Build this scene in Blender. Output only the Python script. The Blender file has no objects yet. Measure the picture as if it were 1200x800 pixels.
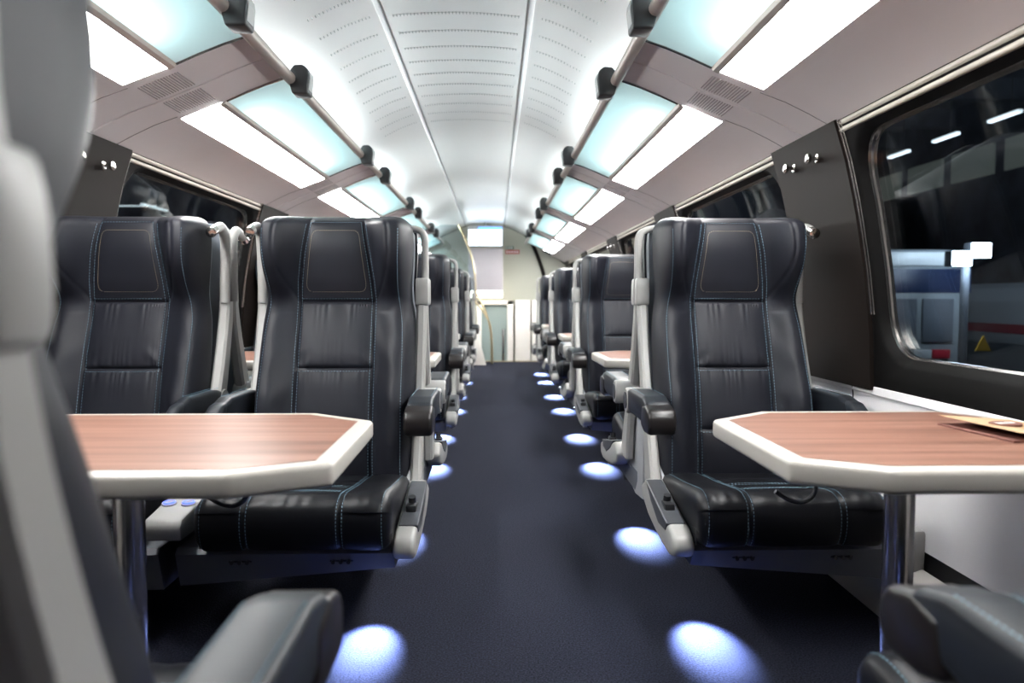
import bpy, bmesh, math, random
from mathutils import Vector, Matrix
random.seed(7)
PI = math.pi
COL = bpy.context.scene.collection

# ------------------------------------------------------------------ materials
def new_mat(name):
    m = bpy.data.materials.new(name); m.use_nodes = True
    nt = m.node_tree
    b = nt.nodes.get('Principled BSDF')
    return m, nt, b

def mat(name, col, rough=.5, metal=0.0, spec=.5, coat=0.0, bump=None, vary=None, emit=None, estr=0.0):
    m, nt, b = new_mat(name)
    b.inputs['Base Color'].default_value = (*col, 1)
    b.inputs['Roughness'].default_value = rough
    b.inputs['Metallic'].default_value = metal
    b.inputs['Specular IOR Level'].default_value = spec
    b.inputs['Coat Weight'].default_value = coat
    tc = nt.nodes.new('ShaderNodeTexCoord')
    if bump:
        sc, st, dist = bump
        n = nt.nodes.new('ShaderNodeTexNoise'); n.inputs['Scale'].default_value = sc; n.inputs['Detail'].default_value = 4
        nt.links.new(tc.outputs['Object'], n.inputs['Vector'])
        bp = nt.nodes.new('ShaderNodeBump'); bp.inputs['Strength'].default_value = st; bp.inputs['Distance'].default_value = dist
        nt.links.new(n.outputs['Fac'], bp.inputs['Height']); nt.links.new(bp.outputs['Normal'], b.inputs['Normal'])
    if vary:
        sc, amt = vary
        n = nt.nodes.new('ShaderNodeTexNoise'); n.inputs['Scale'].default_value = sc; n.inputs['Detail'].default_value = 3
        nt.links.new(tc.outputs['Object'], n.inputs['Vector'])
        r = nt.nodes.new('ShaderNodeValToRGB')
        r.color_ramp.elements[0].position = .3; r.color_ramp.elements[1].position = .7
        r.color_ramp.elements[0].color = (*[c * (1 - amt) for c in col], 1)
        r.color_ramp.elements[1].color = (*[min(1, c * (1 + amt)) for c in col], 1)
        nt.links.new(n.outputs['Fac'], r.inputs['Fac']); nt.links.new(r.outputs['Color'], b.inputs['Base Color'])
    if emit:
        b.inputs['Emission Color'].default_value = (*emit, 1); b.inputs['Emission Strength'].default_value = estr
    return m

M = {}
M['leather'] = mat('leather', (.0090, .0098, .0148), .50, spec=.23, bump=(420, .12, .002), vary=(6, .12))
M['leather_seat'] = mat('leather_seat', (.0042, .0046, .0066), .42, spec=.22, bump=(420, .12, .002))
M['arm_leather'] = mat('arm_leather', (.011, .0135, .018), .45, spec=.28, bump=(420, .1, .002))
M['arm_plastic'] = mat('arm_plastic', (.012, .010, .010), .32, spec=.35)
M['stitch_blue'] = mat('stitch_blue', (.14, .235, .30), .7)
M['stitch_gold'] = mat('stitch_gold', (.25, .21, .13), .7)
M['grey_plastic'] = mat('grey_plastic', (.32, .315, .303), .42, vary=(3, .03))
M['side_grey'] = mat('side_grey', (.34, .345, .36), .45)
M['shell'] = mat('shell', (.20, .22, .25), .5)
M['base_grey'] = mat('base_grey', (.10, .105, .12), .45)
M['black_plastic'] = mat('black_plastic', (.012, .013, .015), .38)
M['cap_insert'] = mat('cap_insert', (.045, .048, .055), .45)
M['chrome'] = mat('chrome', (.62, .60, .57), .18, metal=1)
M['steel'] = mat('steel', (.46, .44, .42), .22, metal=1)
M['brass'] = mat('brass', (.55, .45, .28), .3, metal=1)
M['rim'] = mat('rim', (.46, .435, .395), .35)
M['ceiling'] = mat('ceiling', (.88, .89, .89), .30, spec=.5)
M['ceiling_strip'] = mat('ceiling_strip', (.92, .93, .95), .22)
M['slot'] = mat('slot', (.50, .52, .53), .7)
M['cove'] = mat('cove', (.80, .745, .75), .45, vary=(2, .03))
M['cove_dark'] = mat('cove_dark', (.34, .30, .30), .5)
M['tube'] = mat('tube', (.52, .46, .42), .34, metal=.35)
M['pillar'] = mat('pillar', (.0085, .0062, .0053), .55, spec=.12, vary=(3, .06))
M['win_frame'] = mat('win_frame', (.004, .0038, .0038), .55, spec=.08)
M['seal'] = mat('seal', (.010, .010, .011), .5)
M['cream'] = mat('cream', (.38, .35, .30), .35)
M['wall_white'] = mat('wall_white', (.80, .785, .80), .45, vary=(2, .02))
M['ledge'] = mat('ledge', (.42, .40, .38), .5)
M['end_wall'] = mat('end_wall', (.50, .50, .42), .5)
M['mauve'] = mat('mauve', (.46, .42, .44), .5)
M['door_white'] = mat('door_white', (.85, .80, .74), .5)
M['lamp'] = mat('lamp', (.9, .9, .9), .5, emit=(1, .985, .97), estr=47.0)
M['strip'] = mat('strip', (.9, .9, .9), .5, emit=(.74, .96, 1), estr=24.0)
M['screen'] = mat('screen', (.1, .1, .1), .3, emit=(.80, .90, 1), estr=4.0)
M['screen_blue'] = mat('screen_blue', (.1, .1, .1), .3, emit=(.10, .33, .95), estr=2.5)
M['end_lamp'] = mat('end_lamp', (.9, .9, .9), .5, emit=(1, .93, .80), estr=5.0)
M['led'] = mat('led', (.9, .9, .9), .5, emit=(.75, .85, 1), estr=25.0)
M['socket_blue'] = mat('socket_blue', (.1, .1, .2), .4, emit=(.03, .09, 1), estr=2.5)
M['display_glass'] = mat('display_glass', (.60, .62, .62), .15)
M['red'] = mat('red', (.45, .03, .03), .5)
M['green'] = mat('green', (.05, .14, .08), .5)
M['white_paint'] = mat('white_paint', (.8, .8, .8), .5)
M['paper'] = mat('paper', (.50, .34, .20), .6)
M['paper_dark'] = mat('paper_dark', (.16, .065, .05), .6)
M['door_glass'] = mat('door_glass', (.30, .36, .34), .25)
M['duct'] = mat('duct', (.03, .03, .035), .6)

def carpet():
    m, nt, b = new_mat('carpet')
    tc = nt.nodes.new('ShaderNodeTexCoord')
    n = nt.nodes.new('ShaderNodeTexNoise'); n.inputs['Scale'].default_value = 190; n.inputs['Detail'].default_value = 3
    nt.links.new(tc.outputs['Object'], n.inputs['Vector'])
    r = nt.nodes.new('ShaderNodeValToRGB')
    r.color_ramp.elements[0].position = .32; r.color_ramp.elements[1].position = .72
    r.color_ramp.elements[0].color = (.0015, .002, .005, 1); r.color_ramp.elements[1].color = (.028, .031, .052, 1)
    nt.links.new(n.outputs['Fac'], r.inputs['Fac']); nt.links.new(r.outputs['Color'], b.inputs['Base Color'])
    b.inputs['Roughness'].default_value = .95; b.inputs['Specular IOR Level'].default_value = .15
    bp = nt.nodes.new('ShaderNodeBump'); bp.inputs['Strength'].default_value = .6; bp.inputs['Distance'].default_value = .004
    nt.links.new(n.outputs['Fac'], bp.inputs['Height']); nt.links.new(bp.outputs['Normal'], b.inputs['Normal'])
    return m
M['carpet'] = carpet()

def wood():
    m, nt, b = new_mat('table_wood')
    tc = nt.nodes.new('ShaderNodeTexCoord')
    mp = nt.nodes.new('ShaderNodeMapping'); mp.inputs['Scale'].default_value = (.45, 11, 1)
    nt.links.new(tc.outputs['Object'], mp.inputs['Vector'])
    n = nt.nodes.new('ShaderNodeTexNoise'); n.inputs['Scale'].default_value = 3.0; n.inputs['Detail'].default_value = 7; n.inputs['Roughness'].default_value = .65
    nt.links.new(mp.outputs['Vector'], n.inputs['Vector'])
    r = nt.nodes.new('ShaderNodeValToRGB')
    e = r.color_ramp.elements
    e[0].position = .30; e[0].color = (.115, .050, .035, 1)
    e[1].position = .70; e[1].color = (.30, .160, .118, 1)
    x = r.color_ramp.elements.new(.5); x.color = (.21, .102, .072, 1)
    nt.links.new(n.outputs['Fac'], r.inputs['Fac']); nt.links.new(r.outputs['Color'], b.inputs['Base Color'])
    b.inputs['Roughness'].default_value = .36
    return m
M['wood'] = wood()

def clear_glass():
    m = bpy.data.materials.new('window_glass'); m.use_nodes = True
    nt = m.node_tree; nt.nodes.clear()
    o = nt.nodes.new('ShaderNodeOutputMaterial'); mx = nt.nodes.new('ShaderNodeMixShader')
    t = nt.nodes.new('ShaderNodeBsdfTransparent'); t.inputs['Color'].default_value = (.80, .86, .88, 1)
    g = nt.nodes.new('ShaderNodeBsdfGlossy'); g.inputs['Roughness'].default_value = .01
    lw = nt.nodes.new('ShaderNodeLayerWeight'); lw.inputs['Blend'].default_value = .5
    pw = nt.nodes.new('ShaderNodeMath'); pw.operation = 'POWER'; pw.inputs[1].default_value = 4.5
    f = nt.nodes.new('ShaderNodeMath'); f.operation = 'MULTIPLY_ADD'; f.inputs[1].default_value = .94; f.inputs[2].default_value = .09
    nt.links.new(lw.outputs['Facing'], pw.inputs[0]); nt.links.new(pw.outputs[0], f.inputs[0])
    nt.links.new(f.outputs[0], mx.inputs[0]); nt.links.new(t.outputs[0], mx.inputs[1]); nt.links.new(g.outputs[0], mx.inputs[2])
    nt.links.new(mx.outputs[0], o.inputs[0])
    return m
M['glass'] = clear_glass()

def frosted():
    m = bpy.data.materials.new('frosted_glass'); m.use_nodes = True
    nt = m.node_tree; nt.nodes.clear()
    o = nt.nodes.new('ShaderNodeOutputMaterial')
    t = nt.nodes.new('ShaderNodeBsdfTranslucent'); t.inputs['Color'].default_value = (.84, .94, .945, 1)
    d = nt.nodes.new('ShaderNodeBsdfDiffuse'); d.inputs['Color'].default_value = (.70, .80, .81, 1)
    g = nt.nodes.new('ShaderNodeBsdfGlossy'); g.inputs['Roughness'].default_value = .15
    m1 = nt.nodes.new('ShaderNodeMixShader'); m1.inputs[0].default_value = .25
    m2 = nt.nodes.new('ShaderNodeMixShader'); m2.inputs[0].default_value = .05
    nt.links.new(t.outputs[0], m1.inputs[1]); nt.links.new(d.outputs[0], m1.inputs[2])
    nt.links.new(m1.outputs[0], m2.inputs[1]); nt.links.new(g.outputs[0], m2.inputs[2])
    nt.links.new(m2.outputs[0], o.inputs[0])
    return m
M['frosted'] = frosted()

# ------------------------------------------------------------------ mesh helpers
def finish(name, verts, faces, m, parent=None, smooth=35, loc=None):
    me = bpy.data.meshes.new(name)
    me.from_pydata([tuple(v) for v in verts], [], faces)
    bm = bmesh.new(); bm.from_mesh(me)
    bmesh.ops.recalc_face_normals(bm, faces=bm.faces)
    bm.to_mesh(me); bm.free()
    if smooth:
        me.polygons.foreach_set('use_smooth', [True] * len(me.polygons))
        me.set_sharp_from_angle(angle=math.radians(smooth))
    me.materials.append(M[m])
    o = bpy.data.objects.new(name, me); COL.objects.link(o)
    if parent: o.parent = parent
    if loc: o.location = loc
    return o

class MB:
    def __init__(s): s.v = []; s.f = []
    def add(s, verts, faces):
        n = len(s.v); s.v += [tuple(v) for v in verts]; s.f += [tuple(i + n for i in f) for f in faces]; return s
    def box(s, x0, x1, y0, y1, z0, z1, bev=0.0, seg=2):
        bm = bmesh.new(); bmesh.ops.create_cube(bm, size=1)
        for v in bm.verts:
            v.co = Vector(((x0 + x1) / 2 + v.co.x * (x1 - x0), (y0 + y1) / 2 + v.co.y * (y1 - y0), (z0 + z1) / 2 + v.co.z * (z1 - z0)))
        return s.bm(bm, bev, seg)
    def bm(s, bm, bev=0.0, seg=2):
        if bev > 0:
            bmesh.ops.bevel(bm, geom=list(bm.edges), offset=bev, segments=seg, profile=.5, affect='EDGES', clamp_overlap=True)
        bm.verts.ensure_lookup_table()
        for i, v in enumerate(bm.verts): v.index = i
        s.add([v.co.copy() for v in bm.verts], [[v.index for v in f.verts] for f in bm.faces]); bm.free(); return s
    def prism(s, pts, axis, a, b, bev=0.0, seg=2):
        # pts: 2D polygon in the two other axes, extruded on axis from a to b
        def P(p, t):
            return {'x': (t, p[0], p[1]), 'y': (p[0], t, p[1]), 'z': (p[0], p[1], t)}[axis]
        bm = bmesh.new()
        A = [bm.verts.new(P(p, a)) for p in pts]; B = [bm.verts.new(P(p, b)) for p in pts]
        bm.faces.new(A); bm.faces.new(B[::-1])
        n = len(pts)
        for i in range(n): bm.faces.new((A[i], B[i], B[(i + 1) % n], A[(i + 1) % n]))
        bmesh.ops.recalc_face_normals(bm, faces=bm.faces)
        return s.bm(bm, bev, seg)
    def tube(s, pts, r, n=12, caps=True):
        pts = [Vector(p) for p in pts]
        rs = r if isinstance(r, (list, tuple)) else [r] * len(pts)
        rings = []; up = None
        for i, p in enumerate(pts):
            d = (pts[min(i + 1, len(pts) - 1)] - pts[max(i - 1, 0)]).normalized()
            if up is None:
                up = d.orthogonal().normalized()
            up = (up - d * up.dot(d)).normalized()
            w = d.cross(up)
            rings.append([p + (up * math.cos(2 * PI * k / n) + w * math.sin(2 * PI * k / n)) * rs[i] for k in range(n)])
        v = [q for ring in rings for q in ring]; f = []
        for i in range(len(pts) - 1):
            for k in range(n):
                f.append((i * n + k, i * n + (k + 1) % n, (i + 1) * n + (k + 1) % n, (i + 1) * n + k))
        if caps:
            f.append(tuple(range(n))[::-1]); f.append(tuple(range((len(pts) - 1) * n, len(pts) * n)))
        return s.add(v, f)
    def cyl(s, a, b, r, n=20): return s.tube([a, b], r, n)
    def build(s, name, m, parent=None, smooth=35, loc=None): return finish(name, s.v, s.f, m, parent, smooth, loc)

def catmull(pts, n=8):
    pts = [Vector(p) for p in pts]; out = []
    for i in range(len(pts) - 1):
        p0 = pts[max(i - 1, 0)]; p1 = pts[i]; p2 = pts[i + 1]; p3 = pts[min(i + 2, len(pts) - 1)]
        for k in range(n):
            t = k / n
            out.append(.5 * ((2 * p1) + (p2 - p0) * t + (2 * p0 - 5 * p1 + 4 * p2 - p3) * t * t + (3 * p1 - p0 - 3 * p2 + p3) * t ** 3))
    out.append(pts[-1]); return out

def interp(tab, x):
    if x <= tab[0][0]: return tab[0][1]
    for (a, fa), (b, fb) in zip(tab, tab[1:]):
        if x <= b:
            t = (x - a) / (b - a); h = b - a; i = [p[0] for p in tab].index(a)
            def slope(k):
                k0 = max(k - 1, 0); k1 = min(k + 1, len(tab) - 1)
                return (tab[k1][1] - tab[k0][1]) / (tab[k1][0] - tab[k0][0])
            ma, mb_ = slope(i) * h, slope(i + 1) * h
            return (2 * t ** 3 - 3 * t * t + 1) * fa + (t ** 3 - 2 * t * t + t) * ma + (3 * t * t - 2 * t ** 3) * fb + (t ** 3 - t * t) * mb_
    return tab[-1][1]
def lin(tab, x):
    if x <= tab[0][0]: return tab[0][1]
    for (a, fa), (b, fb) in zip(tab, tab[1:]):
        if x <= b: return fa + (fb - fa) * (x - a) / (b - a)
    return tab[-1][1]
def sstep(t): t = max(0, min(1, t)); return t * t * (3 - 2 * t)

def empty(name, loc=(0, 0, 0), rz=0, label=None, cat=None, group=None):
    o = bpy.data.objects.new(name, None); COL.objects.link(o)
    o.empty_display_size = .1
    o.location = loc; o.rotation_euler = (0, 0, rz)
    return tag(o, label, cat, group)
def tag(o, label=None, cat=None, group=None, kind=None):
    if label: o['label'] = label
    if cat: o['category'] = cat
    if group: o['group'] = group
    if kind: o['kind'] = kind
    return o
def struct(o): o['kind'] = 'structure'; return o
def copy_tree(o, parent=None):
    c = o.copy(); COL.objects.link(c)
    if parent: c.parent = parent
    for ch in list(o.children): copy_tree(ch, c)
    return c

# ------------------------------------------------------------------ layout numbers
XC = -.16            # centre line of the carriage
PITCH = 2.2
EYE = 1.0
CEIL = [(0, 2.205), (.15, 2.20), (.31, 2.18), (.45, 2.135), (.60, 2.06), (.74, 2.00), (.85, 1.945), (.915, 1.87), (.93, 1.79)]
Y0, Y1 = -1.7, 11.9
WALLX = [(.0, 1.36), (.12, 1.40), (.40, 1.445), (.70, 1.45), (.9, 1.44), (1.1, 1.415), (1.3, 1.38), (1.45, 1.345), (1.594, 1.30)]
def wx(z): return lin(WALLX, z)

# ------------------------------------------------------------------ seat
CY = [(.34, -.215), (.45, -.215), (.55, -.20), (.66, -.175), (.76, -.15), (.86, -.118), (.95, -.088), (1.0, -.08), (1.08, -.088), (1.18, -.095), (1.25, -.085), (1.30, -.065)]
BY = [(.34, -.265), (.5, -.265), (.658, -.240), (.76, -.196), (.864, -.152), (.95, -.115), (1.0, -.112), (1.06, -.150), (1.12, -.184), (1.18, -.195), (1.25, -.185), (1.30, -.160)]
BK = [(.34, -.14), (.66, -.085), (.86, -.045), (1.0, -.02), (1.30, .0)]
WW = [(.34, .274), (.6, .275), (.9, .270), (1.02, .256), (1.12, .261), (1.2, .264), (1.30, .262)]
ZT = 1.298
ZSEAM = [.545, .757, .99]
def panel_half(z): return lin([(.3, .134), (1.0, .132), (1.06, .128), (1.16, .115), (1.25, .100), (1.3, .092)], z)
def wing_line(z): return lin([(.985, .134), (1.02, .152), (1.06, .172), (1.11, .190), (1.17, .198), (1.24, .195), (1.30, .180)], z)
def outline(z):
    w = interp(WW, z); R = .055
    if z > ZT - R: w = w - R + math.sqrt(max(0, R * R - (z - (ZT - R)) ** 2))
    return w
def face_y(x, z):
    ax = abs(x); xs = panel_half(z); c = interp(CY, z); b = interp(BY, z)
    xb = .222 if z < .95 else .222 - .022 * sstep((z - .95) / .12)
    y = c + (b - c) * sstep((ax - xs + .004) / (xb - xs))
    if ax > xb: y += .022 * ((ax - xb) / (.275 - xb)) ** 2
    if ax < xs:
        lo = [.34] + ZSEAM; hi = ZSEAM + [1.29]
        for a, d in zip(lo, hi):
            if a <= z < d:
                u = 2 * (z - a) / (d - a) - 1
                y -= .010 * (1 - (ax / xs) ** 4) * (1 - u ** 4)
        for zs in ZSEAM: y += .007 * math.exp(-((z - zs) / .0055) ** 2)
        for zs, sgn in ((.99, -1), (.757, 1), (.757, -1)):
            dd = (z - zs) * sgn
            if 0 < dd < .12:
                y += .0024 * math.sin(x * 190 + 900 * x * x + 7 * math.sin(x * 41 + zs * 9)) * math.exp(-dd / .035) * sstep(dd / .012)
        if .757 < z < .99:
            y += .0022 * math.sin((x * .8 + (z - .757) * (1 if x > 0 else -1)) * 90) * sstep((ax - .05) / .06) * sstep((.86 - z) / .08)
    y += .007 * math.exp(-((ax - xs) / .0055) ** 2)
    if z > .985: y += .005 * math.exp(-((ax - wing_line(z)) / .006) ** 2)
    if .5 < z < .95 and ax > xs:
        y += .0018 * math.sin(z * 46 + ax * 30) * sstep((ax - xs) / .04) * sstep((.255 - ax) / .05)
    return y
def surf(x, z):
    w = outline(z); r = .036
    dx = max(0, w - abs(x)); dz = max(0, ZT - z); bk = interp(BK, z)
    fx = math.sqrt(max(0, 1 - (1 - dx / r) ** 2)) if dx < r else 1
    fz = math.sqrt(max(0, 1 - (1 - dz / r) ** 2)) if dz < r else 1
    return bk + (face_y(x, z) - bk) * fx * fz

def stitches(polys, name, m, parent, dash=.0062, gap=.0042, r=.0010):
    mb = MB()
    for pts in polys:
        pts = [Vector(p) for p in pts]
        acc = 0; nxt = 0; i = 0
        seglen = [(b - a).length for a, b in zip(pts, pts[1:])]
        tot = sum(seglen)
        def at(t):
            for L, a, b in zip(seglen, pts, pts[1:]):
                if t <= L: return a.lerp(b, t / L if L else 0)
                t -= L
            return pts[-1].copy()
        t = 0
        while t + dash < tot:
            mb.tube([at(t), at(t + dash)], r, 3)
            t += dash + gap
    return tag(mb.build(name, m, parent), kind='stuff')

def make_backrest(parent):
    nx, nz = 116, 170
    V = []; F = []
    for j in range(nz + 1):
        v = j / nz
        z = .34 + (ZT - .34) * v
        if v > .94: z = .34 + (ZT - .34) * (.94 + .06 * math.sin((v - .94) / .06 * PI / 2))
        w = outline(z)
        for i in range(nx + 1):
            s = -1 + 2 * i / nx
            s = s * .8 + .2 * math.sin(s * PI / 2)
            V.append((s * w, surf(s * w, z), z))
    N = nx + 1
    for j in range(nz):
        for i in range(nx):
            F.append((j * N + i, j * N + i + 1, (j + 1) * N + i + 1, (j + 1) * N + i))
    n0 = len(V)                     # back side, closing the cushion
    for j in range(nz + 1):
        z = V[j * N][2]; w = outline(z)
        V.append((-w, interp(BK, z) + .001, z)); V.append((w, interp(BK, z) + .001, z))
    for j in range(nz):
        a = n0 + 2 * j
        F.append((a, a + 2, a + 3, a + 1))
        F.append((j * N, (j + 1) * N, a + 2, a)); F.append((j * N + nx, a + 1, a + 3, (j + 1) * N + nx))
    o = finish('backrest', V, F, 'leather', parent, 50)
    off = -.0012
    P = lambda x, z: (x, surf(x, z) + off, z)
    polys = []
    zs = [.36 + k * (1.27 - .36) / 90 for k in range(91)]
    for sg in (-1, 1):
        for d in (-.0075, .0075):
            polys.append([P(sg * (panel_half(z) + d), z) for z in zs])
        polys.append([P(sg * (outline(z) - .032), z) for z in zs if z < 1.25])
    for z0 in ZSEAM:
        d = .009 if z0 < .98 else .009
        for q in ((-.010, ) if z0 < .98 else ()):
            polys.append([P(-.122 + .244 * k / 30, z0 + q) for k in range(31)])
        if z0 > .98: polys.append([P(-.122 + .244 * k / 30, z0 + .010) for k in range(31)])
    polys.append([P(-.092 + .184 * k / 30, 1.272) for k in range(31)])
    stitches(polys, 'seam_stitching', 'stitch_blue', o)
    # trapezoid stitch line on the head pad
    tr = [(-.085, 1.025), (.085, 1.025), (.097, 1.029), (.104, 1.040), (.105, 1.055), (.084, 1.222), (.079, 1.235), (.067, 1.242), (-.067, 1.242), (-.079, 1.235), (-.084, 1.222), (-.105, 1.055), (-.104, 1.040), (-.097, 1.029), (-.085, 1.025)]
    pts = []
    for a, b in zip(tr, tr[1:]):
        for k in range(14):
            t = k / 14; pts.append(P(a[0] + (b[0] - a[0]) * t, a[1] + (b[1] - a[1]) * t))
    pts.append(pts[0])
    stitches([pts], 'head_pad_stitching', 'stitch_gold', o, .005, .003, .0007)
    return o

# cushion: path of (y, z) from the back over the front edge
CP = [(-.17, .385), (-.24, .392), (-.34, .404), (-.44, .415), (-.56, .432), (-.635, .442), (-.672, .439), (-.700, .426), (-.715, .402), (-.719, .372), (-.715, .340), (-.705, .314), (-.688, .298), (-.65, .290)]
CPs = None
def cushion_path():
    global CPs
    if CPs is None:
        p = catmull([(0, a, b) for a, b in CP], 9)
        CPs = p
    return CPs
def cushion_pt(s, t):                 # s in -1..1 across, t 0..1 along the path
    p = cushion_path(); n = len(p) - 1
    k = t * n; i = min(int(k), n - 1); q = p[i].lerp(p[i + 1], k - i)
    d = (p[i + 1] - p[i]).normalized(); nrm = Vector((0, d.z, -d.y))   # points out of the cushion
    if nrm.z < 0 and t < .5: nrm = -nrm
    W = .274; x = s * W; ax = abs(x); off = 0
    y = q.y
    inside = ax < .132
    off -= .006 * math.exp(-((ax - .132) / .006) ** 2)
    if inside:
        off -= .006 * math.exp(-((y + .37) / .006) ** 2) * (1 if t < .5 else 0)
        off -= .004 * math.exp(-((y + .45) / .006) ** 2) * (1 if t < .5 else 0)
        off += .004 * (1 - (ax / .132) ** 4)
    else:
        off += .012 * math.exp(-((ax - .21) / .06) ** 2) * (1 if t < .6 else .4)
    if t > .3: off += .0012 * math.sin(x * 120 + 2 * math.sin(x * 31)) * math.exp(-((t - .5) / .06) ** 2)
    r = .036; dd = W - ax
    if dd < r: off -= r * (1 - math.sqrt(max(0, 1 - (1 - dd / r) ** 2)))
    return Vector((x, q.y, q.z)) + nrm * off
def make_cushion(parent):
    nx, nt_ = 90, 117
    V = []; F = []; N = nx + 1
    for j in range(nt_ + 1):
        for i in range(nx + 1):
            s = -1 + 2 * i / nx; s = s * .75 + .25 * math.sin(s * PI / 2)
            V.append(cushion_pt(s, j / nt_))
    for j in range(nt_):
        for i in range(nx): F.append((j * N + i, j * N + i + 1, (j + 1) * N + i + 1, (j + 1) * N + i))
    for sg, col in ((-1, 0), (1, nx)):          # side walls fold under
        ring = [j * N + col for j in range(nt_ + 1)]
        base = len(V)
        for k in ring:
            v = Vector(V[k]); V.append((v.x - sg * .004, min(-.19, max(-.67, v.y)), max(.290, min(v.z, .38) - .035)))
        for j in range(nt_): F.append((ring[j], ring[j + 1], base + j + 1, base + j))
        V.append((sg * .266, -.4, .290)); c = len(V) - 1
        for j in range(nt_): F.append((base + j, base + j + 1, c))
    o = finish('seat_cushion', V, F, 'leather_seat', parent, 50)
    polys = []
    lift = .0012
    def P(x, t):
        p = cushion_pt(x / .274, t); p.z += lift if t < .55 else 0; p.y -= lift if t > .4 else 0
        return p
    T = [k / 120 for k in range(4, 112)]
    for sg in (-1, 1):
        for d in (-.008, .008): polys.append([P(sg * (.132 + d), t) for t in T])
        polys.append([P(sg * .250, t) for t in T])
    for t in (.255, .275, .34, .36):
        polys.append([P(-.12 + .24 * k / 30, t) for k in range(31)])
    stitches(polys, 'cushion_stitching', 'stitch_blue', o)
    return o

YF = [(.34, -.245), (.45, -.20), (.6, -.125), (.745, -.060), (.87, -.014), (.975, .014), (1.02, .016)]
def make_post(s, parent, z1=1.0, thick=.036, name='side_post', x0=.272):
    V = []; F = []; n = 28
    for k in range(n + 1):
        z = .34 + (z1 - .34) * k / n
        f = interp(YF, z); b = f + lin([(.34, .13), (.5, .09), (.8, .062), (1.0, .053)], z); b = min(b, .060)
        e = .009
        ring = [(x0, f + e), (x0 + e, f), (x0 + thick - e, f), (x0 + thick, f + e), (x0 + thick, b - e), (x0 + thick - e, b), (x0 + e, b), (x0, b - e)]
        V += [(s * x, y, z) for x, y in ring]
    for k in range(n):
        for i in range(8): F.append((k * 8 + i, k * 8 + (i + 1) % 8, (k + 1) * 8 + (i + 1) % 8, (k + 1) * 8 + i))
    F.append(tuple(range(8))); F.append(tuple(range(n * 8, n * 8 + 8)))
    return finish(name, V, F, 'grey_plastic', parent, 40)

def mir(mb, s):
    if s < 0: mb.v = [(-x, y, z) for x, y, z in mb.v]
    return mb

def make_grab_handle(s, post):
    mb = MB()
    bm = bmesh.new()
    prof = [(.012, .975), (.008, 1.0), (.010, 1.05), (.020, 1.078), (.056, 1.078), (.062, 1.04), (.060, .975)]
    mb.prism(prof, 'x', .268, .317, .008, 2)
    mb.tube(catmull([(.300, .038, 1.05), (.301, .050, 1.10), (.301, .052, 1.18), (.300, .052, 1.225), (.291, .051, 1.250), (.269, .050, 1.262), (.236, .047, 1.264)], 6), .0125, 12)
    mir(mb, s).build('grab_handle', 'grey_plastic', post, 40)

def make_cane(s, post):
    mb = MB()
    pts = catmull([(.298, .022, .985), (.298, .026, 1.06), (.300, .030, 1.13), (.301, .030, 1.19), (.301, .022, 1.237), (.301, -.008, 1.260), (.301, -.045, 1.254), (.301, -.080, 1.242)], 6)
    mb.tube(pts, .018, 14)
    c = mir(mb, s).build('cane_handle', 'grey_plastic', post, 40)
    e = MB(); e.tube([(.301, -.078, 1.243), (.301, -.105, 1.233), (.301, -.107, 1.2325)], [.0190, .0190, .014], 14)
    mir(e, s).build('chrome_tip', 'chrome', c, 40)['label'] = 'polished metal tip'

def make_arm(s, parent, wide=True, slim=False):
    x0, x1 = (.282, .366) if wide else (.278, .318) if slim else (.282, .336)
    mb = MB()
    mb.prism([(-.05, .628), (-.06, .668), (-.12, .678), (-.34, .682), (-.40, .668), (-.415, .64), (-.40, .612), (-.30, .592), (-.12, .592), (-.07, .605)], 'x', x0, x1, .012, 3)
    a = mir(mb, s).build('armrest', 'arm_leather', parent, 40)
    if not wide:
        f = MB(); f.prism([(-.30, .600), (-.33, .676), (-.42, .668), (-.465, .645), (-.475, .622), (-.46, .600), (-.38, .592)], 'x', x0 + .001, x1 - .001, .012, 3)
        mir(f, s).build('front_end', 'arm_leather', a, 40)
    f = MB()
    if wide: f.prism([(-.33, .586), (-.345, .652), (-.40, .662), (-.452, .650), (-.468, .628), (-.468, .592), (-.450, .570), (-.38, .568)], 'x', x0 - .003, x1 + .003, .012, 3)
    if wide: mir(f, s).build('front_block', 'arm_plastic', a, 40)['label'] = 'smooth dark plastic end block'
    st = []
    for xx in (x0 + .010, x1 - .010):
        st.append([(s * xx, -.07 - .27 * k / 10, .6815 - (.006 if k == 0 else 0) + .002 * k / 10) for k in range(11)])
    stitches(st, 'armrest_stitching', 'stitch_blue', a)
    h = MB(); h.tube([(x0 - .006, -.058, .628), (x1 - .004, -.058, .628), (x1 + .002, -.058, .628)], [.047, .047, .042], 24)
    hh = mir(h, s).build('armrest_hinge', 'grey_plastic', parent, 40)
    if wide:
        d = MB(); d.cyl((x1 + .001, -.058, .628), (x1 + .005, -.058, .628), .031, 24)
        mir(d, s).build('hinge_cover', 'cap_insert', hh, 40)['label'] = 'dark round cover'

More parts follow.
